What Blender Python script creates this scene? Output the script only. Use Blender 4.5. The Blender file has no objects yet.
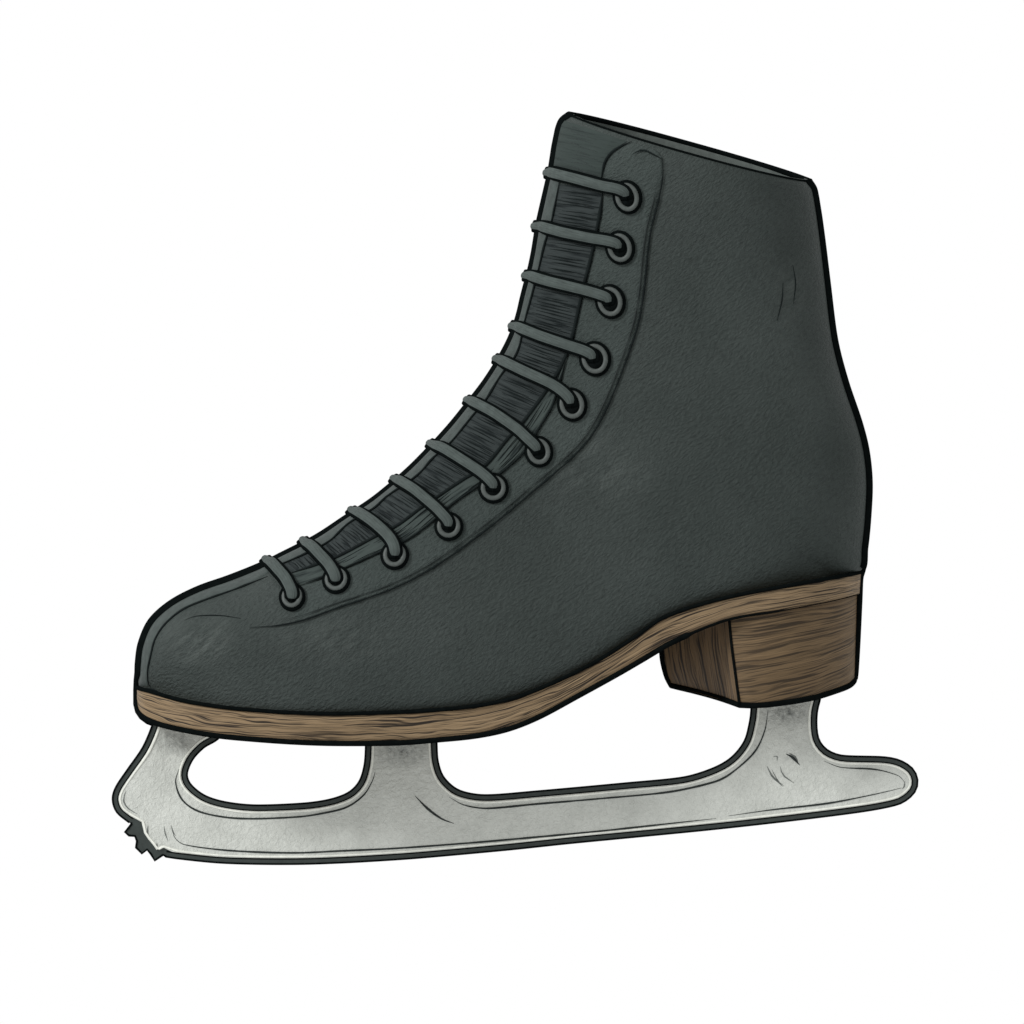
import bpy, math, random
from mathutils import Vector, noise
from mathutils.bvhtree import BVHTree
from mathutils.geometry import tessellate_polygon

# ---------------------------------------------------------------- scene basics
# modelling unit: u.  1 u = 0.375 mm.  Points are (x, depth, height).
S = 0.000375
OX, OZ = 512.0, -512.0
scn = bpy.context.scene
col = scn.collection
ROOT = Vector((0.0, 0.0, (-862 - OZ) * S))
rnd = random.Random(4)


def V(x, py, d=0.0):
    return Vector((x, d, -py))


def to_local(p):
    return Vector(((p.x - OX) * S, p.y * S, (p.z - OZ) * S)) - ROOT


# ---------------------------------------------------------------- curves
def cr(pts, n, closed=False):
    """dense Catmull-Rom through 2D/3D tuples, index parameterised, n per span"""
    P = [Vector(p) for p in pts]
    m = len(P)
    out = []
    spans = m if closed else m - 1
    for i in range(spans):
        if closed:
            a, b, c, d = P[(i - 1) % m], P[i], P[(i + 1) % m], P[(i + 2) % m]
        else:
            b, c = P[i], P[i + 1]
            a = P[i - 1] if i > 0 else b * 2 - c
            d = P[i + 2] if i + 2 < m else c * 2 - b
        # centripetal-ish: limit tangents to the local chord
        L = (c - b).length
        t1 = (c - a)
        t2 = (d - b)
        l1 = t1.length or 1
        l2 = t2.length or 1
        t1 = t1 / l1 * min(l1 * 0.5, L)
        t2 = t2 / l2 * min(l2 * 0.5, L)
        for k in range(n):
            t = k / n
            h00 = 2 * t**3 - 3 * t**2 + 1
            h10 = t**3 - 2 * t**2 + t
            h01 = -2 * t**3 + 3 * t**2
            h11 = t**3 - t**2
            out.append(b * h00 + t1 * h10 + c * h01 + t2 * h11)
    if not closed:
        out.append(P[-1].copy())
    return out


def resample(pts, n):
    L = [0.0]
    for a, b in zip(pts, pts[1:]):
        L.append(L[-1] + (b - a).length)
    T = L[-1]
    out = []
    j = 0
    for i in range(n):
        s = T * i / (n - 1)
        while j < len(L) - 2 and L[j + 1] < s:
            j += 1
        seg = L[j + 1] - L[j]
        f = (s - L[j]) / seg if seg > 1e-9 else 0
        out.append(pts[j].lerp(pts[j + 1], min(1, max(0, f))))
    return out


def curve2(pts, n):
    return resample(cr([Vector(p) for p in pts], 12), n)


def length(pts):
    return sum((b - a).length for a, b in zip(pts, pts[1:]))


# ---------------------------------------------------------------- mesh builder
class MB:
    def __init__(self):
        self.v, self.f, self.m, self.uv = [], [], [], []

    def face(self, idx, mat=0, uvs=None):
        self.f.append(tuple(idx))
        self.m.append(mat)
        self.uv.append(uvs or [(0, 0)] * len(idx))

    def grid(self, rows, mat=0, closed_u=False, uvrows=None, flip=False, matfn=None):
        b = len(self.v)
        n = len(rows[0])
        for r in rows:
            self.v.extend(r)
        for i in range(len(rows) - 1):
            for j in range(n if closed_u else n - 1):
                j2 = (j + 1) % n
                q = [b + i * n + j, b + i * n + j2, b + (i + 1) * n + j2, b + (i + 1) * n + j]
                uv = None
                if uvrows:
                    uv = [uvrows[i][j], uvrows[i][j2], uvrows[i + 1][j2], uvrows[i + 1][j]]
                if flip:
                    q.reverse()
                    if uv:
                        uv.reverse()
                self.face(q, matfn(i, j) if matfn else mat, uv)
        return b

    def tube(self, pts, rad, mat=0, seg=8, taper=0.0, closed=False, flat=1.0):
        """round tube along 3D points; rad scalar or list; taper = share of each end that thins out"""
        n = len(pts)
        if n < 2:
            return
        R = rad if isinstance(rad, (list, tuple)) else [rad] * n
        if taper:
            R = [r * (0.18 + 0.82 * min(1, (i / (n - 1)) / taper, (1 - i / (n - 1)) / taper)) for i, r in enumerate(R)]
        rows = []
        N = None
        for i in range(n):
            if closed:
                T = pts[(i + 1) % n] - pts[i - 1]
            else:
                T = pts[min(i + 1, n - 1)] - pts[max(i - 1, 0)]
            if T.length < 1e-9:
                T = Vector((1, 0, 0))
            T.normalize()
            if N is None:
                N = T.cross(Vector((0, 1, 0)))
                if N.length < 0.05:
                    N = T.cross(Vector((0, 0, 1)))
            N = (N - T * N.dot(T))
            N.normalize()
            B = T.cross(N)
            row = []
            for k in range(seg):
                a = 2 * math.pi * k / seg
                row.append(pts[i] + (N * math.cos(a) + B * math.sin(a)) * R[i])
            rows.append(row)
        if closed:
            rows.append([p.copy() for p in rows[0]])
        b = self.grid(rows, mat, closed_u=True)
        if not closed:
            self.face([b + k for k in range(seg)][::-1], mat)
            e = b + (n - 1) * seg
            self.face([e + k for k in range(seg)], mat)

    def prism(self, poly, d0, d1, mat=0, sidemat=None):
        """closed 2D outline (x, py) made solid between two depths"""
        n = len(poly)
        b = len(self.v)
        for d in (d0, d1):
            for p in poly:
                self.v.append(V(p[0], p[1], d))
        tris = tessellate_polygon([[Vector((p[0], p[1], 0)) for p in poly]])
        for t in tris:
            self.face([b + t[0], b + t[1], b + t[2]], mat)
            self.face([b + n + t[2], b + n + t[1], b + n + t[0]], mat)
        for i in range(n):
            j = (i + 1) % n
            self.face([b + i, b + j, b + n + j, b + n + i], mat if sidemat is None else sidemat)

    def build(self, name, mats, parent, smooth=True, fix=True):
        me = bpy.data.meshes.new(name)
        me.from_pydata([to_local(p) for p in self.v], [], self.f)
        for m in mats:
            me.materials.append(m)
        uvl = me.uv_layers.new(name='UVMap')
        k = 0
        for poly, m, uv in zip(me.polygons, self.m, self.uv):
            poly.material_index = m
            poly.use_smooth = smooth
            for c in uv:
                uvl.data[k].uv = c
                k += 1
        me.update()
        if fix:
            import bmesh
            bm = bmesh.new()
            bm.from_mesh(me)
            bmesh.ops.recalc_face_normals(bm, faces=bm.faces)
            bm.to_mesh(me)
            bm.free()
        o = bpy.data.objects.new(name, me)
        col.objects.link(o)
        o.parent = parent
        return o


# ---------------------------------------------------------------- materials
def srgb(*c):
    return tuple(((x / 255 / 12.92) if x / 255 <= 0.04045 else ((x / 255 + 0.055) / 1.055) ** 2.4) for x in c) + (1.0,)


class Mat:
    def __init__(self, name, rough=0.6, spec=0.2, metallic=0.0):
        self.m = bpy.data.materials.new(name)
        self.m.use_nodes = True
        self.nt = self.m.node_tree
        self.b = self.nt.nodes['Principled BSDF']
        self.b.inputs['Roughness'].default_value = rough
        self.b.inputs['Specular IOR Level'].default_value = spec
        self.b.inputs['Metallic'].default_value = metallic
        tc = self.node('ShaderNodeTexCoord')
        s = self.node('ShaderNodeVectorMath', operation='SCALE')
        s.inputs['Scale'].default_value = 1 / S
        self.link(tc.outputs['Object'], s.inputs[0])
        self.units = s.outputs[0]              # in u, origin under the blade
        self.uv = tc.outputs['UV']

    def node(self, t, **kw):
        n = self.nt.nodes.new(t)
        for k, v in kw.items():
            setattr(n, k, v)
        return n

    def link(self, a, b):
        self.nt.links.new(a, b)

    def mapping(self, src, scale, rot=(0, 0, 0), loc=(0, 0, 0)):
        n = self.node('ShaderNodeMapping')
        n.inputs['Scale'].default_value = scale
        n.inputs['Rotation'].default_value = rot
        n.inputs['Location'].default_value = loc
        self.link(src, n.inputs['Vector'])
        return n.outputs[0]

    def noise(self, vec, scale=1.0, detail=3, rough=0.55, dist=0.0):
        n = self.node('ShaderNodeTexNoise')
        n.inputs['Scale'].default_value = scale
        n.inputs['Detail'].default_value = detail
        n.inputs['Roughness'].default_value = rough
        n.inputs['Distortion'].default_value = dist
        self.link(vec, n.inputs['Vector'])
        return n.outputs['Fac']

    def ramp(self, fac, stops):
        n = self.node('ShaderNodeValToRGB')
        e = n.color_ramp.elements
        while len(e) < len(stops):
            e.new(0.5)
        for el, (p, c) in zip(e, stops):
            el.position = p
            el.color = c if isinstance(c, tuple) else (c, c, c, 1)
        self.link(fac, n.inputs['Fac'])
        return n.outputs['Color']

    def mix(self, fac, a, b, mode='MIX'):
        n = self.node('ShaderNodeMix', data_type='RGBA', blend_type=mode)
        if hasattr(fac, 'links'):
            self.link(fac, n.inputs[0])
        else:
            n.inputs[0].default_value = fac
        for s, i in ((a, 6), (b, 7)):
            if hasattr(s, 'links'):
                self.link(s, n.inputs[i])
            else:
                n.inputs[i].default_value = s
        return n.outputs[2]

    def math(self, op, a, b=None):
        n = self.node('ShaderNodeMath', operation=op)
        for s, i in ((a, 0), (b, 1)):
            if s is None:
                continue
            if hasattr(s, 'links'):
                self.link(s, n.inputs[i])
            else:
                n.inputs[i].default_value = s
        return n.outputs[0]

    def color(self, c):
        if hasattr(c, 'links'):
            self.link(c, self.b.inputs['Base Color'])
        else:
            self.b.inputs['Base Color'].default_value = c

    def bump(self, h, dist, strength=1.0):
        n = self.node('ShaderNodeBump')
        n.inputs['Distance'].default_value = dist * S
        n.inputs['Strength'].default_value = strength
        self.link(h, n.inputs['Height'])
        self.link(n.outputs[0], self.b.inputs['Normal'])


def leather(name, c0, c1, bump=0.9, scuff=False):
    M = Mat(name, rough=0.62, spec=0.12)
    big = M.noise(M.mapping(M.units, (0.008, 0.008, 0.008)), 1, 2)
    grain = M.noise(M.mapping(M.mapping(M.units, (1, 1, 1), rot=(0, math.radians(35), 0)), (0.2, 0.28, 0.44)), 1, 3, 0.6, 0.25)
    base = M.ramp(big, [(0.35, c0), (0.66, c1)])
    fleck = M.ramp(grain, [(0.30, 0.80), (0.5, 1.0), (0.72, 1.15)])
    base = M.mix(1.0, base, fleck, 'MULTIPLY')
    if scuff:                                  # rubbed patches on the toe cap and high on the shaft
        worn = None
        for (x, py, rx, rz, k) in ((200, 640, 42, 32, .8), (600, 470, 60, 50, .35), (790, 292, 18, 40, .4), (335, 640, 70, 30, .4)):
            o = M.node('ShaderNodeVectorMath', operation='SUBTRACT')
            M.link(M.units, o.inputs[0])
            o.inputs[1].default_value = (x - OX, 0, -py + 862)
            m = M.node('ShaderNodeVectorMath', operation='MULTIPLY')
            M.link(o.outputs[0], m.inputs[0])
            m.inputs[1].default_value = (1 / rx, 0, 1 / rz)
            l = M.node('ShaderNodeVectorMath', operation='LENGTH')
            M.link(m.outputs[0], l.inputs[0])
            f = M.math('MULTIPLY', M.ramp(l.outputs['Value'], [(0.2, 1.0), (1.0, 0.0)]), k)
            worn = f if worn is None else M.math('MAXIMUM', worn, f)
        rub = M.noise(M.mapping(M.mapping(M.units, (1, 1, 1), rot=(0, math.radians(35), 0)), (0.03, 0.03, 0.12)), 1, 4, 0.65)
        f = M.math('MULTIPLY', worn, M.ramp(rub, [(0.4, 0.0), (0.62, 0.75)]))
        base = M.mix(f, base, srgb(80, 86, 83))
    M.color(base)
    M.bump(grain, 3.1, bump)
    return M.m


def plain(name, c, rough=0.6, spec=0.15, amt=0.25, metallic=0.0, scale=0.15):
    M = Mat(name, rough, spec, metallic)
    n = M.noise(M.mapping(M.units, (scale,) * 3), 1, 3)
    M.color(M.mix(1.0, c, M.ramp(n, [(0.3, 1 - amt), (0.7, 1 + amt)]), 'MULTIPLY'))
    M.bump(n, 1.0, 0.3)
    return M.m


LEATHER = leather('charcoal_leather', srgb(43, 49, 47), srgb(51, 57, 55), scuff=True)
FACING = leather('facing_leather', srgb(46, 53, 51), srgb(52, 59, 57))
STRIP = plain('far_facing_leather', srgb(51, 58, 56), amt=0.2)
BLACK = plain('black_piping', srgb(9, 12, 12), 0.9, 0.0, 0.2)
INK = plain('black_thread', srgb(17, 22, 22), 0.8, 0.05, 0.2)
HOLE = plain('eyelet_hole', srgb(12, 15, 15), 0.9, 0.0, 0.2)
EYELET = plain('eyelet_enamel', srgb(62, 67, 65), 0.5, 0.2, 0.15, scale=0.3)
LINING = plain('lining_leather', srgb(86, 92, 89), 0.8, 0.1, 0.15)
RUNNER = plain('dark_steel_edge', srgb(46, 52, 50), 0.5, 0.2, 0.15)
BRIGHT = plain('painted_rim_highlight', srgb(205, 207, 199), 0.4, 0.3, 0.12)  # pale colour paints the highlight line along the blade plate edge


def lace_mat():
    M = Mat('grey_lace', 0.75, 0.1)
    n = M.noise(M.mapping(M.uv, (0.05, 0.7, 1)), 1, 3)
    m = M.noise(M.mapping(M.units, (0.12,) * 3), 1, 2)
    c = M.mix(1.0, srgb(60, 67, 65), M.ramp(n, [(0.3, 0.74), (0.5, 1.0), (0.75, 1.2)]), 'MULTIPLY')
    c = M.mix(1.0, c, M.ramp(m, [(0.3, 0.88), (0.7, 1.1)]), 'MULTIPLY')
    M.color(c)
    M.bump(n, 1.5, 0.5)
    return M.m


LACE = lace_mat()


def streak(name, base, dark, su, sv, lo=0.36, hi=0.5, bump=1.5):
    """threads or hatch lines running along u"""
    M = Mat(name, 0.8, 0.08)
    n = M.noise(M.mapping(M.uv, (su, sv, 1)), 1, 3, 0.6, 0.25)
    M.color(M.ramp(n, [(lo, dark), (hi, base), (0.8, tuple(min(1, x * 1.25) for x in base[:3]) + (1,))]))
    M.bump(n, bump, 0.6)
    return M.m


TONGUE = streak('ribbed_tongue', srgb(40, 45, 45), srgb(18, 23, 24), 0.03, 0.26, 0.36, 0.52)
TONGUE_TOP = streak('tongue_top', srgb(43, 50, 48), srgb(33, 39, 38), 0.03, 0.25, 0.30, 0.45, 0.6)
HATCH = streak('folded_facing_edge', srgb(51, 58, 56), srgb(24, 30, 30), 0.02, 0.26, 0.34, 0.46)


def wood(name, light, mid, dark, su=0.02, sv=0.22, amount=0.5, warp_by=14):
    M = Mat(name, 0.62, 0.15)
    warp = M.noise(M.mapping(M.uv, (0.012, 0.05, 1)), 1, 2)
    off = M.node('ShaderNodeVectorMath', operation='MULTIPLY_ADD')
    comb = M.node('ShaderNodeCombineXYZ')
    M.link(warp, comb.inputs[1])
    M.link(comb.outputs[0], off.inputs[0])
    off.inputs[1].default_value = (0, warp_by, 0)
    M.link(M.uv, off.inputs[2])
    vec = off.outputs[0]
    a = M.noise(M.mapping(vec, (su * 0.6, sv * 0.5, 1)), 1, 3, 0.6)
    b = M.noise(M.mapping(vec, (su, sv, 1), loc=(7, 3, 0)), 1, 2.5, 0.6, 0.15)
    c = M.noise(M.mapping(vec, (su * 2.6, sv * 2.2, 1), loc=(3, 9, 0)), 1, 3, 0.6)
    base = M.ramp(a, [(0.32, mid), (0.66, light)])
    base = M.mix(1.0, base, M.ramp(c, [(0.3, 0.72), (0.52, 1.0), (0.75, 1.18)]), 'MULTIPLY')
    d = M.noise(M.mapping(vec, (su * 1.4, sv * 1.5, 1), loc=(17, 23, 0)), 1, 2.5, 0.6, 0.1)
    lines = M.math('MAXIMUM', M.ramp(b, [(0.41, 1.0), (0.465, 0.0)]), M.math('MULTIPLY', M.ramp(d, [(0.38, 1.0), (0.47, 0.0)]), 0.75))
    M.color(M.mix(M.math('MULTIPLY', lines, amount), base, dark))
    M.bump(b, 2.0, 0.5)
    return M.m


SOLE = wood('layered_wood_sole', srgb(128, 109, 84), srgb(104, 87, 65), srgb(34, 28, 22), 0.011, 0.55, 1.0)
HEEL = wood('heel_wood', srgb(97, 80, 58), srgb(80, 65, 46), srgb(32, 26, 19), 0.010, 0.36, 0.8, 9)
HEEL_END = wood('heel_front_wood', srgb(98, 80, 58), srgb(68, 54, 38), srgb(24, 19, 14), 0.010, 0.36, 0.95)


def steel():
    M = Mat('brushed_steel', 0.5, 0.3, 0.0)
    a = M.noise(M.mapping(M.units, (0.022,) * 3), 1, 4)
    b = M.noise(M.mapping(M.units, (0.22, 0.22, 0.22), rot=(0, math.radians(30), 0)), 1, 4, 0.65, 0.5)
    c = M.ramp(a, [(0.32, srgb(170, 173, 167)), (0.68, srgb(184, 187, 181))])
    c = M.mix(1.0, c, M.ramp(b, [(0.28, 0.92), (0.5, 1.0), (0.75, 1.04)]), 'MULTIPLY')
    # darker patches below the three mounts and by the rear scratches
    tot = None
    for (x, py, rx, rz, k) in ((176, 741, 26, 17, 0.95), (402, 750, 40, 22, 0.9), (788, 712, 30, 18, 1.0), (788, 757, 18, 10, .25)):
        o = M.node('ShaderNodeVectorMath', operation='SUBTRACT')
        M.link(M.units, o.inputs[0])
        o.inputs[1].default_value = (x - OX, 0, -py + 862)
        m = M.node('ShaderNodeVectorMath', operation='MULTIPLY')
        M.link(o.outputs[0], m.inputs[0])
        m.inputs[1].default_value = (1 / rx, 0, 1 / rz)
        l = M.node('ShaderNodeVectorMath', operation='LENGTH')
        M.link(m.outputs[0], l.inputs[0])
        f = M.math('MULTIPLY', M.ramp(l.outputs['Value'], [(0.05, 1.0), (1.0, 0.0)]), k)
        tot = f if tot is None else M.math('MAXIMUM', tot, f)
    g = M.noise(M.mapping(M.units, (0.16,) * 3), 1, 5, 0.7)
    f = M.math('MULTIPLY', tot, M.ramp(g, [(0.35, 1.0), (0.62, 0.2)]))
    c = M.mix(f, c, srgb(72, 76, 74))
    M.color(c)
    M.bump(b, 3, 0.7)
    return M.m


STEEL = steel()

# ---------------------------------------------------------------- the skate
root = bpy.data.objects.new('ice_skate', None)
col.objects.link(root)
root.location = ROOT
root.empty_display_size = 0.02
root['label'] = 'charcoal leather figure skate with brown wooden sole and heel on a silver blade'
root['category'] = 'ice skate'

# ---- boot: cross-sections from the toe cap, round the ankle, up the shaft
# (front x, front py, back x, back py, half width, widest place, squareness of the back/bottom)
ST = [
    (137.5, 676, 140, 687, 12, .6, 3.0), (138, 662, 149, 691, 34, .6, 3.5), (141, 643, 163, 696, 54, .6, 4.0),
    (151, 621, 184, 701, 72, .6, 4.5), (171, 603, 210, 705.5, 85, .6, 5), (198, 589, 235, 709, 94, .6, 5),
    (229, 578, 260, 711, 100, .6, 5), (259, 566, 285, 713, 104, .6, 5), (279, 556, 305, 713.5, 106, .6, 5),
    (316, 537, 340, 713.7, 106, .6, 5), (345, 518, 370, 713.5, 106, .6, 5), (375, 498, 405, 712, 105, .6, 5),
    (407, 471, 440, 709.5, 103, .6, 5), (430, 448, 475, 706, 101, .6, 5), (450, 426, 510, 698.5, 99, .6, 5),
    (467, 405, 550, 684, 96, .6, 5), (484, 383, 596, 661.6, 93, .6, 5), (497, 363, 640, 633, 90, .58, 5),
    (507, 345, 690, 608, 88, .56, 4.6), (514, 329, 740, 594, 87, .54, 4.2), (519, 313, 790, 585.5, 86, .52, 3.6),
    (522, 300, 835, 577, 86, .5, 3.0), (525, 288, 861, 571, 87, .5, 2.6), (528, 277, 865, 548, 88, .5, 2.4),
    (531, 265, 868, 518, 89, .5, 2.3), (534, 250, 869.5, 483, 90, .5, 2.3), (538, 225, 866.5, 451.5, 91, .5, 2.3),
    (541.5, 209, 859.5, 423, 92, .5, 2.3), (544.5, 196, 845.5, 381, 93, .5, 2.3), (547.5, 183, 835, 339, 94, .5, 2.3),
    (550, 172, 828, 283, 95, .5, 2.3), (552, 160, 823.5, 245, 96, .5, 2.3), (554, 147, 820, 218, 97, .5, 2.3),
    (556, 137, 818, 205, 98, .5, 2.3), (558, 128, 816.5, 196, 98, .5, 2.3), (561.5, 120, 814.5, 188, 97, .5, 2.3),
    (569, 114, 810, 181, 94, .5, 2.3)]
dense = cr(ST, 8) if False else None


def lerp_st():
    out = []
    fr = cr([(s[0], s[1], 0) for s in ST], 8)
    bk = cr([(s[2], s[3] + (5 if s[2] < 850 and s[3] > 573 and s[2] > 139 else 0), 0) for s in ST], 8)
    wd = cr([(s[4], s[5] * 100, s[6] * 10) for s in ST], 8)
    for a, b, w in zip(fr, bk, wd):
        sq = w.z / 10
        out.append((a, b, w.x, w.y / 100, sq + max(0, sq - 3) * 3.5))
    return out


STN = lerp_st()
NT = 72


def section(i, th, inset=0.0):
    """point of section i; th 0 = front, pi = back, negative = far side"""
    a, b, W, ac, n2 = STN[i]
    s = 1 if th >= 0 else -1
    t = abs(th)
    n = 2.25 if t < math.pi / 2 else n2
    c = abs(math.cos(t)) ** (2 / n)
    w = W * max(0.0, math.sin(t)) ** (2 / n)
    u = ac * (1 - c) if t < math.pi / 2 else ac + (1 - ac) * c
    L = (b - a).length
    if inset:
        u = 0.5 + (u - 0.5) * (1 - 2 * inset / L)
        w *= 1 - inset / W
    p = a.lerp(b, u)
    y = p.y
    k = max(0.0, (i - (len(STN) - 40)) / 39.0)      # collar dips on the near side, rises on the far side
    y += k * (6.2 if s > 0 else -3.5) * math.sin(t) ** 1.3
    return Vector((p.x, -s * w, -y))


def ring(i, inset=0.0):
    return [section(i, -math.pi + 2 * math.pi * k / (2 * NT), inset) for k in range(2 * NT)]


up = MB()
rows = [ring(i) for i in range(len(STN))]
b0 = up.grid(rows, 0, closed_u=True)
up.face([b0 + k for k in range(2 * NT)][::-1], 0)
# collar: a rolled rim and the lining going down inside
last = len(STN) - 1
rim = [[p.copy() for p in rows[-1]], [p + Vector((0, 0, 1.2)) for p in ring(last, 2.0)], [p + Vector((0, 0, 0.6)) for p in ring(last, 4.5)]]
up.grid(rim, 1, closed_u=True)
inner = [rim[-1]] + [ring(last - k, 6.0) for k in (3, 8, 16, 26, 40, 60, 80)]
bi = up.grid(inner, 1, closed_u=True)
e = bi + (len(inner) - 1) * 2 * NT
up.face([e + k for k in range(2 * NT)], 1)
# bvh of the outside only
bv = [p for r in rows for p in r]
bf = []
n2 = 2 * NT
for i in range(len(rows) - 1):
    for j in range(n2):
        bf.append((i * n2 + j, i * n2 + (j + 1) % n2, (i + 1) * n2 + (j + 1) % n2, (i + 1) * n2 + j))
BV = BVHTree.FromPolygons(bv, bf)


def on(x, py, lift=0.0):
    """the near surface of the boot at (x, height)"""
    h = BV.ray_cast(Vector((x, -400, -py)), Vector((0, 1, 0)))
    if h[0] is None:
        q = BV.find_nearest(Vector((x, -8, -py)))
        p, n = q[0], q[1]
    else:
        p, n = h[0], h[1]
    if n.y > 0:
        n = -n
    return p + n * lift, n


def surf_line(mb, pts, r, mat, lift=0.6, taper=0.25, step=4.0, wob=0.0):
    c = cr([(p[0], p[1], 0) for p in pts], 10)
    n = max(4, int(length(c) / step))
    c = resample(c, n)
    P = []
    R = []
    for i, q in enumerate(c):
        P.append(on(q.x, q.y, lift)[0])
        R.append(r * (1 + wob * noise.noise(Vector((q.x * 0.08, q.y * 0.08, r)))))
    mb.tube(P, R, mat, 8, taper)


# curves on the boot ------------------------------------------------------
GAP = [(603.5, 190), (601, 210), (597.7, 228.7), (593.8, 248), (590, 264), (585, 283), (581, 301), (573, 336), (566.4, 355.7),
       (555.7, 377), (544, 395), (522.6, 423.5), (509, 438), (485.5, 466), (462, 481), (438.6, 497), (421.6, 508.5), (398, 526),
       (374.8, 538), (337.7, 557.7), (316, 566), (292, 574), (268, 579)]
HL = [(573, 336), (566, 362), (560, 382), (553, 405), (539, 429), (524.5, 452), (500, 474), (479.6, 486), (452, 505), (434, 521),
      (408, 540), (378, 554), (349, 567), (326, 577), (306, 584), (280, 590), (262, 593)]
SEAM = [(641, 146), (655, 150), (662, 158), (663, 176), (659, 199), (652, 226.7), (648, 252), (646, 275), (639.7, 318.6), (626, 361.6),
        (610.4, 400.6), (592.8, 434), (573, 457), (536, 489), (497, 521.5), (458, 551), (439, 564), (419, 576), (400, 585.5), (376.7, 595),
        (337.7, 608), (304.5, 620), (279, 625.6), (250, 628)]
FE = [(634, 143), (622, 146), (612, 153), (606, 163), (603.5, 178)] + GAP[:8] + HL[1:] + [(250, 598)]
FARLINE = [(561, 178), (559.6, 187), (552.7, 221), (546, 243), (540, 268), (533, 295), (526, 320.5), (518, 353), (501, 377), (487, 400),
           (473.7, 416), (452, 442.5), (434.7, 458), (417, 477), (388, 497), (374.8, 509), (349, 524.5), (330, 542), (306, 554.7), (287, 563), (272, 569)]
SIL = [(137.5, 685), (137.5, 680)] + [(s[0].x, s[0].y) for s in STN]


def patch(name, A, B, n, m, lift, mats, parent, matfn=None, fade=0.0, thick=2.5, umul=1.0, alongu=False):
    ca, cb = curve2([(p[0], p[1], 0) for p in A], n), curve2([(p[0], p[1], 0) for p in B], n)
    mb = MB()
    rows, uvs = [], []
    La, Lb = length(ca), length(cb)
    for i in range(n):
        row, uv = [], []
        f = 1.0
        if fade:
            f = min(1.0, (n - 1 - i) / (fade * n))
        # skirts at both sides drop into the leather
        q = ca[i]
        row.append(on(q.x, q.y, -thick)[0])
        for j in range(m):
            q = ca[i].lerp(cb[i], j / (m - 1))
            row.append(on(q.x, q.y, lift * f + (-0.6 * (1 - f)))[0])
        q = cb[i]
        row.append(on(q.x, q.y, -thick)[0])
        s = (La + Lb) / 2 * i / (n - 1)
        w = (ca[i] - cb[i]).length
        for j in range(m + 2):
            t = min(1, max(0, (j - 1) / (m - 1))) * w
            uv.append((s, t) if alongu else (t, s))
        rows.append(row)
        uvs.append(uv)
    mb.grid(rows, 0, uvrows=uvs)
    return mb


# tongue: ribbed part in the gap, its threads running the way the laces run
ANG = [(180, 8), (250, 9), (300, 12), (350, 18), (400, 23), (450, 27), (500, 31), (540, 38), (585, 46)]


def rib_angle(y):
    for (a, p), (b, q) in zip(ANG, ANG[1:]):
        if y <= b:
            return math.radians(p + (q - p) * max(0, (y - a)) / (b - a))
    return math.radians(46)


CF = curve2([(p[0], p[1], 0) for p in [(562.5, 165)] + FARLINE + [(262, 573)]], 500)


def across(p):
    """from a point of the gap edge to the far facing along the rib direction"""
    a = rib_angle(p.y)
    d = Vector((-math.cos(a), -math.sin(a), 0))
    best = min(CF, key=lambda q: abs((q - p).cross(d).z) + (1000 if (q - p).dot(d) < -2 else 0))
    return best


GD = curve2([(p[0], p[1], 0) for p in GAP[:-1]], 160)
FD = [across(p) for p in GD]
for _ in range(4):
    FD = [FD[0]] + [(FD[i - 1] + FD[i] * 2 + FD[i + 1]) / 4 for i in range(1, len(FD) - 1)] + [FD[-1]]
mb = MB()
rows, uvs = [], []
sacc = 0
for i in range(160):
    if i:
        sacc += (GD[i] - GD[i - 1]).length * 0.5 + (FD[i] - FD[i - 1]).length * 0.5
    rows.append([on((FD[i].lerp(GD[i], j / 9)).x, (FD[i].lerp(GD[i], j / 9)).y, 0.5)[0] for j in range(10)])
    uvs.append([(40 * j / 9, sacc) for j in range(10)])
mb.grid(rows, 0, uvrows=uvs)
# tongue top: between the front edge and the near facing arc, above the first lace
ca = curve2([(565, 121, 0), (560.5, 128, 0), (557.5, 140, 0), (554, 160, 0), (551.5, 176, 0)], 24)
cb = curve2([(627, 141.5, 0), (614, 150, 0), (606, 162, 0), (603.5, 178, 0), (603, 194, 0)], 24)
rows, uvs = [], []
for i in range(24):
    row, uv = [], []
    for j in range(14):
        q = ca[i].lerp(cb[i], j / 13)
        row.append(on(q.x, q.y, 0.7)[0])
        uv.append((q.x, q.y - 0.2 * q.x))
    rows.append(row)
    uvs.append(uv)
mb.grid(rows, 1, uvrows=uvs)
surf_line(mb, [(601.6, 180), (605, 163), (612, 152.5), (622, 146), (632, 142)], 1.3, 2, 1.4, 0.3)
for k in range(14):                      # faint pen-like creases in the tongue top
    y = 126 + 4.0 * k
    x0 = 566 + rnd.uniform(0, 8)
    x1 = min(598, x0 + rnd.uniform(14, 36))
    surf_line(mb, [(x0, y), ((x0 + x1) / 2, y + 2 + rnd.uniform(-.5, .5)), (x1, y + 6)], 0.38, 3, 0.8, 0.5)
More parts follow.
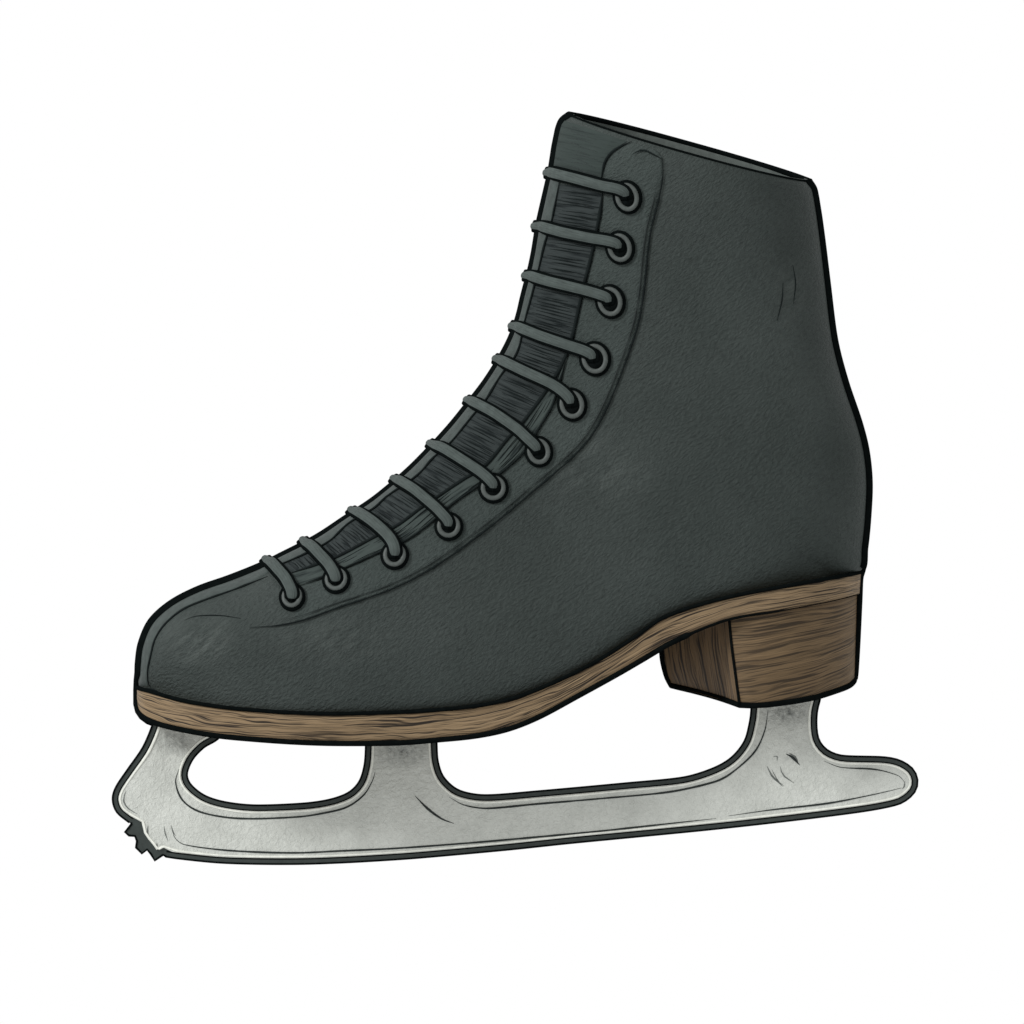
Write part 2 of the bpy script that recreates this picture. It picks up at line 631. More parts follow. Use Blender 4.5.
# ribs of the tongue
i = 2.0
while i < 157:
    k = int(i)
    a, b = FD[k], GD[k]
    t0 = rnd.uniform(0.02, 0.22)
    t1 = rnd.uniform(0.72, 1.0)
    p0, p1 = a.lerp(b, t0), a.lerp(b, t1)
    md = (p0 + p1) / 2 + Vector((0, rnd.uniform(-.8, .8), 0))
    surf_line(mb, [p0[:2], md[:2], p1[:2]], rnd.uniform(0.5, 0.9), 2, 0.7, 0.6, 5)
    if rnd.random() < 0.3:
        p0, p1 = a.lerp(b, 0.6), a.lerp(b, 0.97)
        surf_line(mb, [(p0.x, p0.y + 1.4), (p1.x, p1.y + 1.2)], 0.6, 2, 0.7, 0.6, 5)
    i += rnd.uniform(0.8, 1.5)
tongue = mb.build('tongue', [TONGUE, TONGUE_TOP, INK, plain('tongue_crease', srgb(40, 45, 45))], root)

# far facing strip along the front silhouette
SILF = [(s[0] + 1.0, s[1] + 0.6) for s in SIL if s[1] > 172 and s[1] < 572 and s[0] > 262][::-1]
mb = patch('far_facing', SILF, FARLINE, 150, 5, 1.2, None, None, alongu=True)
surf_line(mb, FARLINE, 1.0, 1, 1.6, 0.05, 4, 0.5)
mb.build('facing', [STRIP, INK], root)

# hatched folded edge between tongue and near facing
GE = GAP[7:-2] + [(281, 577)]
HE = HL[:-3] + [(306, 584), (283, 591)]
mb = patch('folded_edge', GE, HE, 120, 6, 1.3, None, None, alongu=True)
gh = curve2([(p[0], p[1], 0) for p in GE], 200)
hh = curve2([(p[0], p[1], 0) for p in HE], 200)
for k in range(46):
    i0 = rnd.randrange(16, 160)
    i1 = i0 + rnd.randrange(8, 22)
    t = rnd.uniform(0.15, 0.9)
    pts = [(gh[j].lerp(hh[j], t + 0.1 * (j - i0) / 20))[:2] for j in range(i0, min(199, i1), 4)]
    if len(pts) > 2:
        surf_line(mb, pts, rnd.uniform(0.35, 0.7), 1, 1.4, 0.5)
mb.build('facing_edge', [HATCH, INK], root)

# near facing (eyestay) with its seam
mb = patch('facing', FE, SEAM, 170, 16, 0.5, None, None, fade=0.12)
surf_line(mb, [(p[0], p[1]) for p in GAP[:-1]], 1.7, 1, 1.7, 0.04, 4, 0.2)
surf_line(mb, HL[1:-2], 0.95, 1, 2.2, 0.05, 4, 0.5)
surf_line(mb, [(603, 186), (601, 192), (603, 180)][:2], 1.2, 1, 2.0)
surf_line(mb, [(632.8, 154.5), (638, 151.5), (644.5, 150.5), (654, 155), (662, 159)], 0.9, 1, 2.2, 0.3)
surf_line(mb, SEAM[2:], 0.85, 1, 1.4, 0.06, 4, 0.6)
inn = []
cs = curve2([(p[0], p[1], 0) for p in SEAM[2:]], 60)
for i in range(1, 57):
    T = (cs[i + 1] - cs[i - 1]).normalized()
    inn.append((cs[i].x - 5.5 * (-T.y) * -1, cs[i].y - 5.5 * T.x * 1) if False else (cs[i].x + T.y * -4.8, cs[i].y + T.x * 4.8))
# keep the offset on the lace side of the seam
inn = [(x, y) for x, y in inn]
test = inn[30]
if test[0] > cs[31].x:
    inn = [(2 * cs[i + 1].x - x, 2 * cs[i + 1].y - y) for i, (x, y) in enumerate(inn)]
surf_line(mb, inn, 0.6, 2, 1.6, 0.06, 4, 0.9)
facing = mb.build('facing', [FACING, INK, plain('seam_crease', srgb(30, 36, 35))], root)

# lines, creases and scuffs in the leather itself
surf_line(up, [(268, 576.5), (252, 583), (237, 589), (206, 600), (184.5, 609), (167, 622.5), (156, 638), (151, 655.7), (148, 671), (148.5, 683), (151, 687)], 1.15, 2, 0.5, 0.12, 4, 0.4)
surf_line(up, [(184.5, 620.5), (193, 617), (202, 615.7), (221.6, 615.7), (241, 618.6)], 0.7, 2, 0.3, 0.5)
surf_line(up, [(792.7, 265), (795.5, 283), (793.4, 304)], 0.75, 2, 0.2, 0.5)
surf_line(up, [(783, 283), (782, 300), (777, 321)], 0.75, 2, 0.2, 0.5)
surf_line(up, [(146, 688), (152, 689), (158, 691)], 1.2, 2, 0.5, 0.5)
# toe strip a touch paler, as on the facing
ts = [(s[0] + 1.5, s[1] + 1) for s in SIL if s[1] > 561]
tb = [(149, 686), (148, 676), (149, 668), (151, 655.7), (156, 638), (167, 622.5), (184.5, 609), (206, 600), (237, 589), (258, 579.5), (273, 569)]
pm = patch('toe', ts, tb, 70, 5, 0.35, None, None)
off = len(up.v)
up.v.extend(pm.v)
for f, m, uv in zip(pm.f, pm.m, pm.uv):
    up.face([k + off for k in f], 3, uv)
near_rim = [(578, 121), (593.8, 125.5), (610, 132), (625, 139), (648, 143.7), (675.8, 150.5), (699, 155.4), (719, 160.5), (758, 169), (797, 176)]
upper = up.build('boot_upper', [LEATHER, LINING, INK, STRIP], root, fix=False)
import bmesh
bm = bmesh.new()
bm.from_mesh(upper.data)
bmesh.ops.recalc_face_normals(bm, faces=bm.faces)
bm.to_mesh(upper.data)
bm.free()

# piping: front centre line, back seam, collar, welt
pp = MB()
fr = [Vector((s[0].x, 0, -s[0].y)) for s in STN]
bk = [Vector((s[1].x, 0, -s[1].y)) for s in STN if s[1].x > 855 or (s[1].x > 800 and s[1].y < 572)]


def band(idx, back, half_out, half_in):
    """flat black binding strip laid over the front or back edge of the boot"""
    rows = []
    for i in idx:
        a, b, W, ac, n2_ = STN[i]
        L = (b - a).length
        o2 = (a - b).normalized() if not back else (b - a).normalized()
        # outward direction square to the edge itself
        e0, e1 = STN[max(0, i - 2)][1 if back else 0], STN[min(len(STN) - 1, i + 2)][1 if back else 0]
        t = (e1 - e0).normalized()
        o = Vector((t.y, -t.x, 0))
        if o.dot(o2) < 0:
            o = -o
        ho = half_out(a.y if not back else b.y)
        hi = half_in(a.y if not back else b.y)
        k = max(0.35, o.dot(o2))
        u = min(0.3, hi / k / L)
        share = ac if not back else 1 - ac
        c = 1 - u / share
        n = 2.25 if not back else n2_
        th1 = math.acos(max(0.0, min(1, c)) ** (n / 2))
        row = []
        for j in range(-8, 9):
            th = th1 * j / 8
            p = section(i, th if not back else (math.pi - abs(th)) * (1 if j >= 0 else -1))
            ph = math.radians(80) * j / 8
            off = Vector((o.x, 0, -o.y)) * math.cos(ph) * ho + Vector((0, -1, 0)) * math.sin(ph) * 1.9
            row.append(p + off)
        # underside closes the strip
        for j in range(8, -9, -4):
            th = th1 * j / 8
            row.append(section(i, th if not back else (math.pi - abs(th)) * (1 if j >= 0 else -1)) + Vector((o.x, 0, -o.y)) * -1.5)
        rows.append(row)
    b_ = pp.grid(rows, 0, closed_u=True)
    m = len(rows[0])
    pp.face([b_ + k for k in range(m)], 0)
    pp.face([b_ + (len(rows) - 1) * m + k for k in range(m)], 0)


band(range(0, len(STN)), False, lambda y: 2.9 if y < 560 else 3.3, lambda y: 2.4 if y < 560 else 3.0)
band([i for i in range(len(STN)) if STN[i][1].x > 800 and STN[i][1].y < 571], True,
     lambda y: 2.6 + 0.8 * min(1, max(0, (y - 200) / 200)), lambda y: 2.8)
far_rim = [section(last, -math.pi * k / 60, 2.5 * min(1, 4 * math.sin(math.pi * k / 60))) + Vector((0, 0, -0.2)) for k in range(61)]
far_rim = [section(last, math.pi * k / 60) + Vector((0, 0, -1)) for k in (4, 3, 2, 1)] + far_rim + [section(last, math.pi * k / 60) + Vector((0, 0, -1)) for k in (59, 58, 57, 56)]
pp.tube(far_rim, 3.0, 0, 10)
nr = [section(last, math.pi * k / 60) for k in range(61)]
pp.tube(nr, [1.3 + 1.3 * max(0, 1 - min(k, 60 - k) / 7) for k in range(61)], 0, 8)
pp.build('piping', [BLACK], upper)

# ---- sole ------------------------------------------------------------------
SO = [  # top x, top py, bottom x, bottom py, half width
    (137, 687.5, 137, 702, 24), (138, 688, 138.5, 711, 38), (143, 689.5, 144, 717.5, 56), (151, 691.5, 154, 722.5, 68),
    (178.6, 699.6, 176, 728.5, 89), (217.7, 706.5, 215, 735.5, 102), (256.7, 710.4, 256, 739.5, 108), (298, 713, 298, 742.3, 111),
    (338.6, 713.7, 338, 743.5, 111), (397, 712.3, 397, 743, 109), (438, 709.8, 437, 740, 107), (479, 705.5, 476, 736, 104),
    (518, 696.7, 508, 729.2, 102), (557, 681, 539, 717, 99), (596, 661.6, 578, 696, 96), (635, 637, 617, 674.5, 93),
    (660, 619.5, 642, 660, 91), (685.6, 609, 675, 641, 90), (729, 597, 727, 620, 90), (784, 586.5, 780, 611, 89),
    (820, 580, 818, 604, 76), (845, 575.5, 845, 598, 46), (857, 573, 856, 595, 20), (861, 572, 859.5, 594, 6)]
SO = [(a, b, c, d, w - 1.5 if w > 60 else w) for a, b, c, d, w in SO]
A = cr([(s[0], s[1], s[4]) for s in SO], 8)
Bc = cr([(s[2], s[3], s[4]) for s in SO], 8)
so = MB()
rows, uvs = [], []
s = 0
for i, (a, b) in enumerate(zip(A, Bc)):
    if i:
        s += (a - A[i - 1]).length
    row, uv = [], []
    w = a.z
    prof = [(-1, 0, .985), (-1, 0.03, 1), (-1, .25, 1), (-1, .5, 1), (-1, .75, 1), (-1, .97, 1), (-1, 1, .985), (1, 1, .985), (1, .97, 1), (1, .03, 1), (1, 0, .985)]
    for (sd, t, k) in prof:
        q = a.lerp(b, t)
        row.append(Vector((q.x, sd * w * k, -q.y)))
        uv.append((s, t * 30 + (0 if sd < 0 else 60)))
    rows.append(row)
    uvs.append(uv)
b0 = so.grid(rows, 0, closed_u=True, uvrows=uvs)
m_ = len(prof)
so.face([b0 + k for k in range(m_)], 0)
e = b0 + (len(rows) - 1) * m_
so.face([e + k for k in range(m_)][::-1], 0)
sole = so.build('sole', [SOLE], root)
wl = MB()


def rail(pts, side, dout, r, **kw):
    return [Vector((p.x, side * (p.z + dout), -p.y)) for p in pts]


def around(pts):
    near = [Vector((p.x, -(p.z + 0.5), -p.y)) for p in pts]
    far = [Vector((p.x, (p.z + 0.5), -p.y)) for p in pts][::-1]
    return near + far


wl.tube(around(A), 2.1, 0, 8, closed=True)
nb = around(Bc)
wl.tube(nb[:], [2.9 if p.x < 690 else (1.5 if p.x < 735 else max(0.5, 1.5 - (p.x - 735) / 60)) for p in nb], 0, 8, closed=True)
# rounded front edge of the sole
wl.tube([Vector((x, 0, -y)) for x, y in ((138.4, 666), (137, 680), (136.6, 690), (136.6, 704), (138.3, 711), (142, 716.5), (148, 721), (156, 724))], 3.5, 0, 10)
wl.build('welt', [BLACK], sole)

# ---- heel --------------------------------------------------------------------
# plan ring: (x at top, x at bottom, depth, bottom py, uv)
HP = [(729, 739.5, -80, 705), (745, 752, -84, 705.4), (765, 768, -85, 704.5), (790, 792, -80, 701.5), (812, 815, -68, 697.3),
      (835, 836, -46, 690.8), (850, 849.5, -22, 685.5), (857.5, 854.5, 0, 679), (852, 848, 30, 678), (835, 832, 54, 676), (800, 800, 76, 676),
      (750, 752, 80, 678), (700, 706, 76, 682), (662.5, 671.5, 62, 685.5)]
he = MB()


def soleb(x):
    for a, b in zip(Bc, Bc[1:]):
        if a.x <= x <= b.x:
            return a.y + (b.y - a.y) * (x - a.x) / max(1e-6, b.x - a.x)
    return 594.5


side = cr([(h[0], h[1], h[2]) for h in HP], 5)
sidez = cr([(h[3], 0, 0) for h in HP], 5)
rows, uvs = [], []
for t in [0, .1, .25, .4, .55, .7, .85, .95, .985, 1]:
    row, uv = [], []
    s = 0
    for i, (a, z) in enumerate(zip(side, sidez)):
        if i:
            s += ((a.x - side[i - 1].x) ** 2 + (a.z - side[i - 1].z) ** 2) ** 0.5
        zt = soleb(a.x) - 4
        y = zt + (z.x - zt) * t
        tuck = 1 - 0.03 * max(0, (t - 0.9) / 0.1) ** 2
        row.append(Vector((a.x + (a.y - a.x) * t, a.z * tuck, -y)))
        uv.append((s * 0.95, y - (z.x - 705) * t + 0.12 * s))
    rows.append(row)
    uvs.append(uv)
he.grid(rows, 0, uvrows=uvs)
# bottom and top caps
for rrow, fl in ((rows[-1], False), (rows[0], True)):
    b = len(he.v)
    he.v.extend([p.copy() for p in rrow])
    cen = Vector((0, 0, 0))
    for p in rrow:
        cen += p
    cen /= len(rrow)
    he.v.append(cen)
    nn = len(rrow)
    for k in range(nn):
        he.face([b + k, b + (k + 1) % nn, b + nn], 0, [(0, 0), (4, 0), (2, 4)])
# front face: slightly hollow, grain upright
rows, uvs = [], []
near_e = [Vector((729, -80, -(soleb(729) - 4))), Vector((731.5, -80, -645)), Vector((735.5, -80, -675)), Vector((739.5, -80, -705))]
near_e = resample(cr(near_e, 5), 12)
far_e = [Vector((661.5, 62, -(soleb(661.5) - 4))), Vector((663, 62, -662)), Vector((667, 62, -678)), Vector((671.5, 62, -685.5))]
far_e = resample(cr(far_e, 5), 12)
for i in range(12):
    row, uv = [], []
    for j in range(15):
        t = j / 14
        p = far_e[i].lerp(near_e[i], t)
        p = p + Vector((5 * math.sin(math.pi * t), 0, 0))
        ztop = -(soleb(min(p.x, 735)) - 4)
        f = i / 11
        # stretch every upright between the sole above and the bottom edge
        zb = far_e[-1].z + (near_e[-1].z - far_e[-1].z) * t
        p.z = ztop + (zb - ztop) * f
        row.append(p)
        uv.append((f * 70, t * 78))
    rows.append(row)
    uvs.append(uv)
he.grid(rows, 1, uvrows=uvs)
front_bottom = [p.copy() for p in rows[-1]]
front_near = [r[-1].copy() for r in rows]
front_far = [r[0].copy() for r in rows]
heel = he.build('heel', [HEEL, HEEL_END], root)
ho = MB()
bot = [Vector((a.y, a.z * 0.97, -z.x)) for a, z in zip(side, sidez)]
ho.tube(front_far + front_bottom[1:-1] + bot[:44], 3.1, 0, 8)
ho.tube(front_near, 1.5, 0, 8)
k0 = 35
bt = [Vector((864, 0, -562)), Vector((862.2, 0, -570)), Vector((860, 0, -578)), Vector((859, 0, -600)), Vector((857, 0, -642)), Vector((855.2, 0, -672)), Vector((854.3, 0, -679))]
ho.tube(resample(cr(bt, 8), 50), 3.6, 0, 10)
ho.build('heel_edge', [BLACK], heel)

# ---- lacing --------------------------------------------------------------------
EY = [(628, 197), (620.7, 247.5), (611, 301.5), (595.5, 359), (572.3, 405), (539, 452), (493.5, 488.6), (449, 527),
      (395, 556), (336.7, 580.5), (292.5, 598)]
ER = [(14.6, 17.4), (14.9, 17.4), (15.2, 17.8), (16, 18), (15.2, 17.2), (14.4, 16), (15.4, 15.4), (14.6, 14.4), (14.4, 14.6), (14.2, 14.2), (13.2, 13.8)]
LC = [
    [(547, 171.5), (562, 175), (578, 179), (601.6, 185.3), (617, 188.5), (625, 192.5), (627, 199)],
    [(539, 225.5), (551, 229), (564.5, 232.6), (591.8, 238), (608, 240.7), (617.5, 244), (619, 251)],
    [(528.5, 275), (541, 279), (553.7, 282.5), (585, 290), (600, 294.5), (607.5, 298), (609, 305)],
    [(515.5, 325.8), (528, 331), (542, 336.5), (569, 345.5), (584, 350.5), (591.5, 355), (593, 362)],
    [(498.5, 359), (511, 365), (524.5, 371.5), (549.8, 383), (562, 391), (569.5, 399), (571, 407)],
    [(469, 400.3), (480, 405.5), (494, 413), (516.7, 428.5), (527, 438), (536, 447), (538, 454)],
    [(433, 445), (443, 448.5), (455, 455.5), (477.7, 470), (487, 477.5), (493, 484.5), (493, 491)],
    [(395, 479), (404, 483.5), (416, 491), (434.7, 506.5), (442, 514), (448, 521.5), (448, 529)],
    [(352, 510), (362, 515), (374, 523), (386, 533.5), (392.5, 542), (395, 550), (395, 558)],
    [(305, 543), (312, 547), (320, 555), (328, 563.5), (333, 571), (335.5, 577), (336, 583)],
    [(267, 561), (272, 563.5), (279, 571), (285, 578), (289.5, 586), (292, 593), (292, 600)]]

def torus(mb, c, u, v, n, R1, R2, r, flat, mat, seg=40, k=10):
    rows = []
    for i in range(seg + 1):
        a = 2 * math.pi * i / seg
        dr = u * math.cos(a) * R1 + v * math.sin(a) * R2
        d = dr.normalized()
        rows.append([c + dr + d * (r * math.cos(2 * math.pi * j / k)) + n * (r * flat * math.sin(2 * math.pi * j / k)) for j in range(k)])
    mb.grid(rows, mat, closed_u=True)


def disc(mb, c, u, v, n, R1, R2, lift, mat, seg=40, skirt=4):
    b = len(mb.v)
    mb.v.append(c + n * lift)
    for i in range(seg):
        a = 2 * math.pi * i / seg
        mb.v.append(c + n * lift + u * math.cos(a) * R1 + v * math.sin(a) * R2)
    for i in range(seg):
        a = 2 * math.pi * i / seg
        mb.v.append(c - n * skirt + u * math.cos(a) * R1 + v * math.sin(a) * R2)
    for i in range(seg):
        j = (i + 1) % seg
        mb.face([b, b + 1 + i, b + 1 + j], mat)
        mb.face([b + 1 + i, b + 1 + seg + i, b + 1 + seg + j, b + 1 + j], mat)


for ei, ((x, y), (r1, r2)) in enumerate(zip(EY, ER)):
    p, n = on(x, y, 1.5)
    n = (n * 0.75 + Vector((0, -1, 0)) * 0.25).normalized()
    tilt = math.radians(14 if ei < 6 else 0)
    u = Vector((math.cos(tilt), 0, math.sin(tilt)))
    u = (u - n * u.dot(n)).normalized()
    v = n.cross(u)
    mb = MB()
    ku = 1 / max(0.6, (1 - n.x * n.x) ** 0.5)
    kv = 1 / max(0.6, (1 - n.z * n.z) ** 0.5)
    r1, r2 = r1 * ku, r2 * kv
    disc(mb, p, u, v, n, r1, r2, 2.0, 0)
    torus(mb, p + n * 2.4, u, v, n, r1 - 5.3, r2 - 5.3, 2.45, 0.6, 1)
    disc(mb, p, u, v, n, r1 - 7.0, r2 - 7.0, 2.35, 2)
    mb.build('eyelet', [BLACK, EYELET, HOLE], root, fix=True)

for li, pts in enumerate(LC):
    c = resample(cr([(p[0], p[1], 0) for p in pts], 10), 44)
    P, N = [], []
    T0 = (c[0] - c[3]).normalized()
    # wrap over the front edge to the far side
    h, hn = on(pts[0][0] + 3, pts[0][1] + 1, 0)
    # silhouette point nearest the start
    sp = min(STN, key=lambda s: (s[0].x - (pts[0][0] + 3)) ** 2 + (s[0].y - pts[0][1]) ** 2)
    si = STN.index(sp)
    a2 = STN[max(0, si - 2)][0]
    b2 = STN[min(len(STN) - 1, si + 2)][0]
    tan = (b2 - a2).normalized()                      # along the front, px space
    out = Vector((tan.y, 0, tan.x))                   # outward in (x, depth, height)
    if out.x > 0:
        out = -out
    sil = Vector((sp[0].x, 0, -sp[0].y))
    # laces cross in true 3D: far part mirrors the near slope
    dirn = Vector((T0.x, 0, -T0.y))
    along = Vector((tan.x, 0, -tan.y))
    slope = dirn.dot(along)
    start = Vector((pts[0][0], 0, -pts[0][1] - 1.6))
    tipc = sil + along * ((start - sil).dot(along)) + out * 3.2
    for kk in range(9, 0, -1):
        d = kk * 3.2
        P.append(tipc - out * (0.017 * d * d * 0.55) - out * (4.5 * max(0, (kk - 5) / 4)) + Vector((0, d, 0)) - along * (0.0 * d))
        N.append((out + Vector((0, 0.03 * d, 0))).normalized())
    P.append(tipc.copy())
    N.append(out.copy())
    inner_pts = []
    tot = len(c)
    for i in range(1, tot):
        q = c[i]
        pp_, nn_ = on(q.x, q.y, 0)
        t = i / (tot - 1)
        lift = 4.4 + 2.2 * min(1, t * 3)
        if t > 0.84:
            lift = 6.6 - 4.6 * ((t - 0.84) / 0.16) ** 1.6
        nv = (nn_ * 0.6 + Vector((0, -1, 0)) * 0.4).normalized()
        inner_pts.append((pp_ + Vector((0, -1, 0)) * lift * 1.0, nv))
    # blend from the tip to the surface run
    for i, (p, n) in enumerate(inner_pts):
        f = min(1, i / 5)
        P.append(p)
        N.append((out * (1 - f) * 0.8 + n * (0.2 + 0.8 * f)).normalized())
    # smooth depth a little
    for _ in range(3):
        Q = [p.copy() for p in P]
        for i in range(10, len(P) - 1):
            P[i] = Vector((Q[i].x, (Q[i - 1].y + Q[i].y * 2 + Q[i + 1].y) / 4, Q[i].z))
    hw, lw, ht = (7.4, 4.9, 4.2) if li < 8 else (7.9, 5.3, 4.4)
    LN = len(P)
    TIP = 10
    rows, uvs = [], []
    s = 0
    for i in range(LN):
        T = (P[min(i + 1, LN - 1)] - P[max(i - 1, 0)]).normalized()
        n = N[i] - T * N[i].dot(T)
        n.normalize()
        lat = T.cross(n).normalized()
        if i:
            s += (P[i] - P[i - 1]).length
        # the pale upper face rounds off at both ends, inside its dark border
        f = 1.0
        if i < TIP + 3:
            f = 0.62 if i < TIP else (0.84, 0.95, 1.0)[i - TIP]
        e = LN - 1 - i
        if e < 5:
            f = max(0.05, 1 - ((5 - e) / 4.0) ** 2) ** 0.5 if e > 0 else 0.2
        w_ = hw * (0.86 if i < TIP else 0.86 + 0.14 * min(1, (i - TIP) / 3))
        l_ = lw * f
        prof = [(-w_, -1.0), (-w_, 0.9), (-w_ * 0.93, 2.0), (-(w_ + l_) / 2, 2.6), (-l_, 2.9),
                (-l_ * 0.8, 3.6), (-l_ * 0.4, ht), (0, ht + 0.15), (l_ * 0.4, ht), (l_ * 0.8, 3.6),
                (l_, 2.9), ((w_ + l_) / 2, 2.6), (w_ * 0.93, 2.0), (w_, 0.9), (w_, -1.0), (w_ * 0.7, -3), (-w_ * 0.7, -3)]
        rows.append([P[i] + lat * a + n * b for a, b in prof])
        uvs.append([(s, a + 40) for a, b in prof])
    mb = MB()
    K = len(rows[0])
    b0 = mb.grid(rows, 0, closed_u=True, uvrows=uvs, matfn=lambda i, j: 0 if (4 <= j <= 9 and TIP - 1 <= i < LN - 3) else 1)
    mb.face([b0 + k for k in range(K)], 1)
    mb.face([b0 + (len(rows) - 1) * K + k for k in range(K)][::-1], 1)
    mb.build('lace', [LACE, BLACK], root)

# ---- blade ----------------------------------------------------------------------
TOPS = [(155.5, 716), (155.5, 726)]
BLc = {
    'front': [(155.5, 718), (154.5, 727), (145, 749), (129.5, 771.5), (118.5, 788), (115.3, 799), (119, 810.5), (131, 820.5)],
    'teeth': [(131.5, 824), (128.5, 828), (125, 832), (129, 835.5), (135, 836), (137, 841), (136, 847.5), (142, 853.5), (147, 849.5), (151, 854), (154.7, 860.5), (163, 854.8)],
    'under': [(166, 854), (178, 855.8), (217, 859.8), (256, 861.2), (300, 861.3), (340, 860), (380, 857.8), (420, 855), (508, 847), (566.5, 840.8), (640, 833.7), (713, 826.5),
              (793.7, 817.5), (864, 808.5), (898, 801.5), (911, 792.5), (915, 782), (911, 771), (899, 763), (883, 759.8), (842, 758.3), (826.5, 752.7),
              (817, 742), (814, 728), (814.5, 711), (818, 696), (818, 684)],
    'rearnotch': [(753.5, 684), (754, 708), (752, 724.5), (746.5, 743), (733, 759.7), (714, 770.8), (683.7, 780), (625, 786), (537, 794), (484.5, 797.8), (458, 792.8),
                  (442, 779.5), (435.5, 763), (434, 744), (434, 726)],
    'fronthole': [(368.5, 726), (368.5, 746), (367, 766), (361.5, 783), (350, 794.8), (331, 802), (305, 806), (256, 808), (225, 804.8), (203.5, 798), (188.5, 786),
                  (184.3, 774), (190, 758.6), (202, 745.5), (217, 736), (222, 722)]}


def sm(k, n):
    return [tuple(p[:2]) for p in curve2([(a, b, 0) for a, b in BLc[k]], n)]


OUT = sm('front', 40) + BLc['teeth'] + sm('under', 170) + sm('rearnotch', 120) + sm('fronthole', 100)
SF = [('front', 40), ('under', 170), ('rearnotch', 120), ('fronthole', 100)]


def offset(pts, d):
    o = []
    n = len(pts)
    for i, p in enumerate(pts):
        a, b = pts[max(0, i - 1)], pts[min(n - 1, i + 1)]
        t = Vector((b[0] - a[0], b[1] - a[1]))
        t.normalize()
        o.append((p[0] + t.y * d, p[1] - t.x * d))
    return o


def smooth_off(k, n, d):
    return offset(sm(k, n), d)


# travelling front -> under -> rear -> hole keeps the metal on the same side
DO, DI = -3.4, 3.2
outer = smooth_off('front', 40, DO)[:-1] + BLc['teeth'] + smooth_off('under', 170, DO) + smooth_off('rearnotch', 120, DO) + smooth_off('fronthole', 100, DO)
TIN = [(141.5, 822), (144, 833), (148, 839), (152.7, 844.5), (156.6, 850), (161.5, 846.8)]
def clean(p):
    return p
inner_o = smooth_off('front', 40, DI)[:-1] + TIN + smooth_off('under', 170, DI)[1:] + smooth_off('rearnotch', 120, DI) + smooth_off('fronthole', 100, DI)
bl = MB()
bl.prism(outer, -5, 5, 0)
runner = bl.build('runner', [RUNNER, BLACK], root, smooth=False)
tb_ = MB()
for D in (-1, 1):
    for k, n in SF:
        for d, r in ((DO + 0.7, 1.0), (DI - 0.4, 0.95)):
            tb_.tube([V(p[0], p[1], D * 5.0) for p in smooth_off(k, n, d)], r, 0, 6)
    tb_.tube([V(p[0], p[1], D * 5.0) for p in [(131, 822.5)] + BLc['teeth'] + [(166, 856.5)]], 1.2, 0, 6)
tb_.build('runner_outline', [BLACK], runner)
pl = MB()
pl.prism(inner_o, -6.4, 6.4, 0)


def onplate(pts, r, mat, D=-1, taper=0.2, wob=0.3, d=6.5):
    c = resample(cr([(p[0], p[1], 0) for p in pts], 10), max(5, int(length([Vector((p[0], p[1], 0)) for p in pts]) / 4)))
    pl.tube([V(q.x, q.y, D * d) for q in c], [r * (1 + wob * noise.noise(Vector((q.x * .06, q.y * .06, r * 9)))) for q in c], mat, 6, taper)


GROOVES = [
    ([(126, 791), (123.4, 799.6), (127, 807.4), (137, 814)], 0.9),
    ([(179, 769), (175.5, 782), (182, 799.6), (197.7, 811), (225, 817.2), (256, 818.7), (299, 816.8), (319, 814), (346, 807.5), (364, 794.8), (373, 779.5), (375, 772)], 1.0),
    ([(172, 828), (175, 838), (184, 844.5), (217, 849.4), (256, 852), (299, 852.8), (338.6, 851), (397, 848.3), (475, 842.5), (537, 837), (596, 831.5), (683.7, 822), (716, 818.5)], 1.0),
    ([(728, 816), (770, 810), (826.5, 803.5), (864, 796.5), (890, 790.8), (901.5, 787.8)], 1.0),
    ([(768, 710.5), (764.5, 731.5), (754, 752.7), (730.5, 773.7), (714, 782), (669, 792), (596, 799), (537, 804), (487, 808.4), (464, 805), (449, 797)], 1.05),
    ([(824, 761), (840.6, 767.3), (876, 769.5), (899, 776), (905, 783)], 0.8),
    ([(414.8, 795.7), (428, 809), (442, 819), (454, 823.5)], 1.2),
    ([(767, 766), (772, 776), (783, 786.6)], 1.0), ([(772, 770), (778, 781), (784, 786)], 0.6), ([(780, 766), (783, 775), (794, 783)], 0.7),
    ([(786, 754), (792, 757), (799.6, 765)], 1.6), ([(773, 757), (777, 756), (777, 761)], 0.6), ([(789, 753), (795, 757), (798, 762)], 1.0),
    ([(148, 825), (147.5, 834), (150.5, 840)], 0.8), ([(164, 826), (165, 833), (168, 841)], 0.7), ([(171, 825), (173, 832), (176, 836)], 0.6), ([(157, 843), (156.6, 848)], 0.8),
    ([(905, 781), (904, 787), (902, 789)], 0.7)]
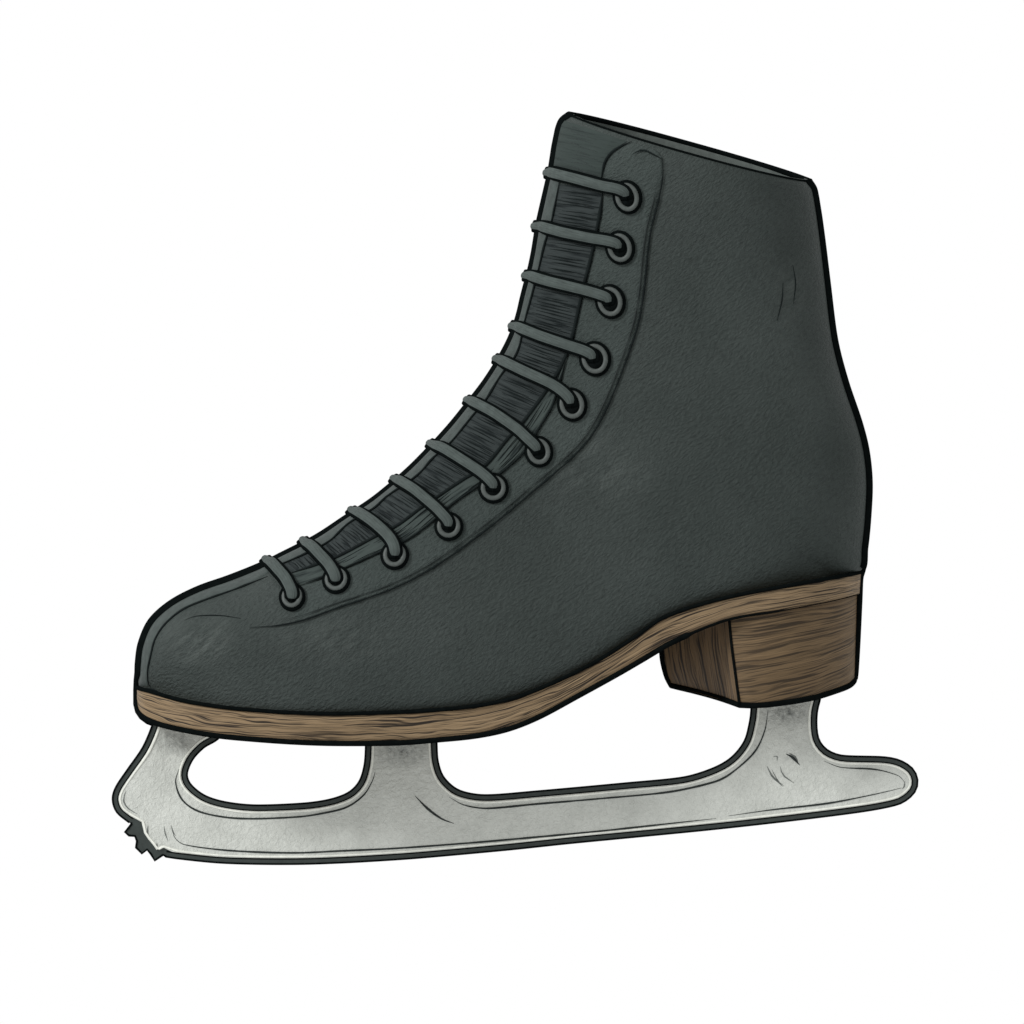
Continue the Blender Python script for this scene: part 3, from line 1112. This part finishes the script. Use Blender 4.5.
for D in (-1, 1):
    for g, r in GROOVES:
        onplate(g, r * 0.9, 1 if len(g) > 4 or r > 1.15 else 3, D, 0.12 if len(g) > 6 else 0.4)
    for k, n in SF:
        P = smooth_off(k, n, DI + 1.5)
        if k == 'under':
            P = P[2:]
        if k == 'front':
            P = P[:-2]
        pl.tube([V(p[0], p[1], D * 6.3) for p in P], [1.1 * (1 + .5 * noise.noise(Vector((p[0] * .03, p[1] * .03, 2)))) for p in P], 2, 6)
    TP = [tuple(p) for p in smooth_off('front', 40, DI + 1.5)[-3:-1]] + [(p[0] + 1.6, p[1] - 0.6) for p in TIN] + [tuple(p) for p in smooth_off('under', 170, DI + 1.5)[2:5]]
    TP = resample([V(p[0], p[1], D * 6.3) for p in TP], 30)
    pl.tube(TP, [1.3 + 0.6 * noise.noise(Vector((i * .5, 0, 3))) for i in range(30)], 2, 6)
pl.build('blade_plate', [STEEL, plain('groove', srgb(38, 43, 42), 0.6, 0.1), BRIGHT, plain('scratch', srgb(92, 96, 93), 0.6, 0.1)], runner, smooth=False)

# ---------------------------------------------------------------- camera, light
cam = bpy.data.cameras.new('camera')
cam.type = 'ORTHO'
cam.ortho_scale = 1024 * S
cam.clip_start = 0.01
cam.clip_end = 50
co = bpy.data.objects.new('camera', cam)
col.objects.link(co)
co.location = (0, -1.5, 0)
co.rotation_euler = (math.radians(90), 0, 0)
scn.camera = co

w = bpy.data.worlds.new('World')
scn.world = w
w.use_nodes = True
w.node_tree.nodes['Background'].inputs['Color'].default_value = (1, 1, 1, 1)
w.node_tree.nodes['Background'].inputs['Strength'].default_value = 1.0


def area(name, loc, target, size, power):
    l = bpy.data.lights.new(name, 'AREA')
    l.size = size
    l.energy = power
    o = bpy.data.objects.new(name, l)
    col.objects.link(o)
    o.location = loc
    o.rotation_euler = (Vector(target) - Vector(loc)).to_track_quat('-Z', 'Y').to_euler()


area('softbox', (-1.3, -0.9, 0.9), (0, 0, 0), 0.4, 30)

scn.view_settings.view_transform = 'Standard'
scn.view_settings.look = 'None'
scn.view_settings.exposure = 0
scn.view_settings.gamma = 1
scn.render.engine = 'CYCLES'
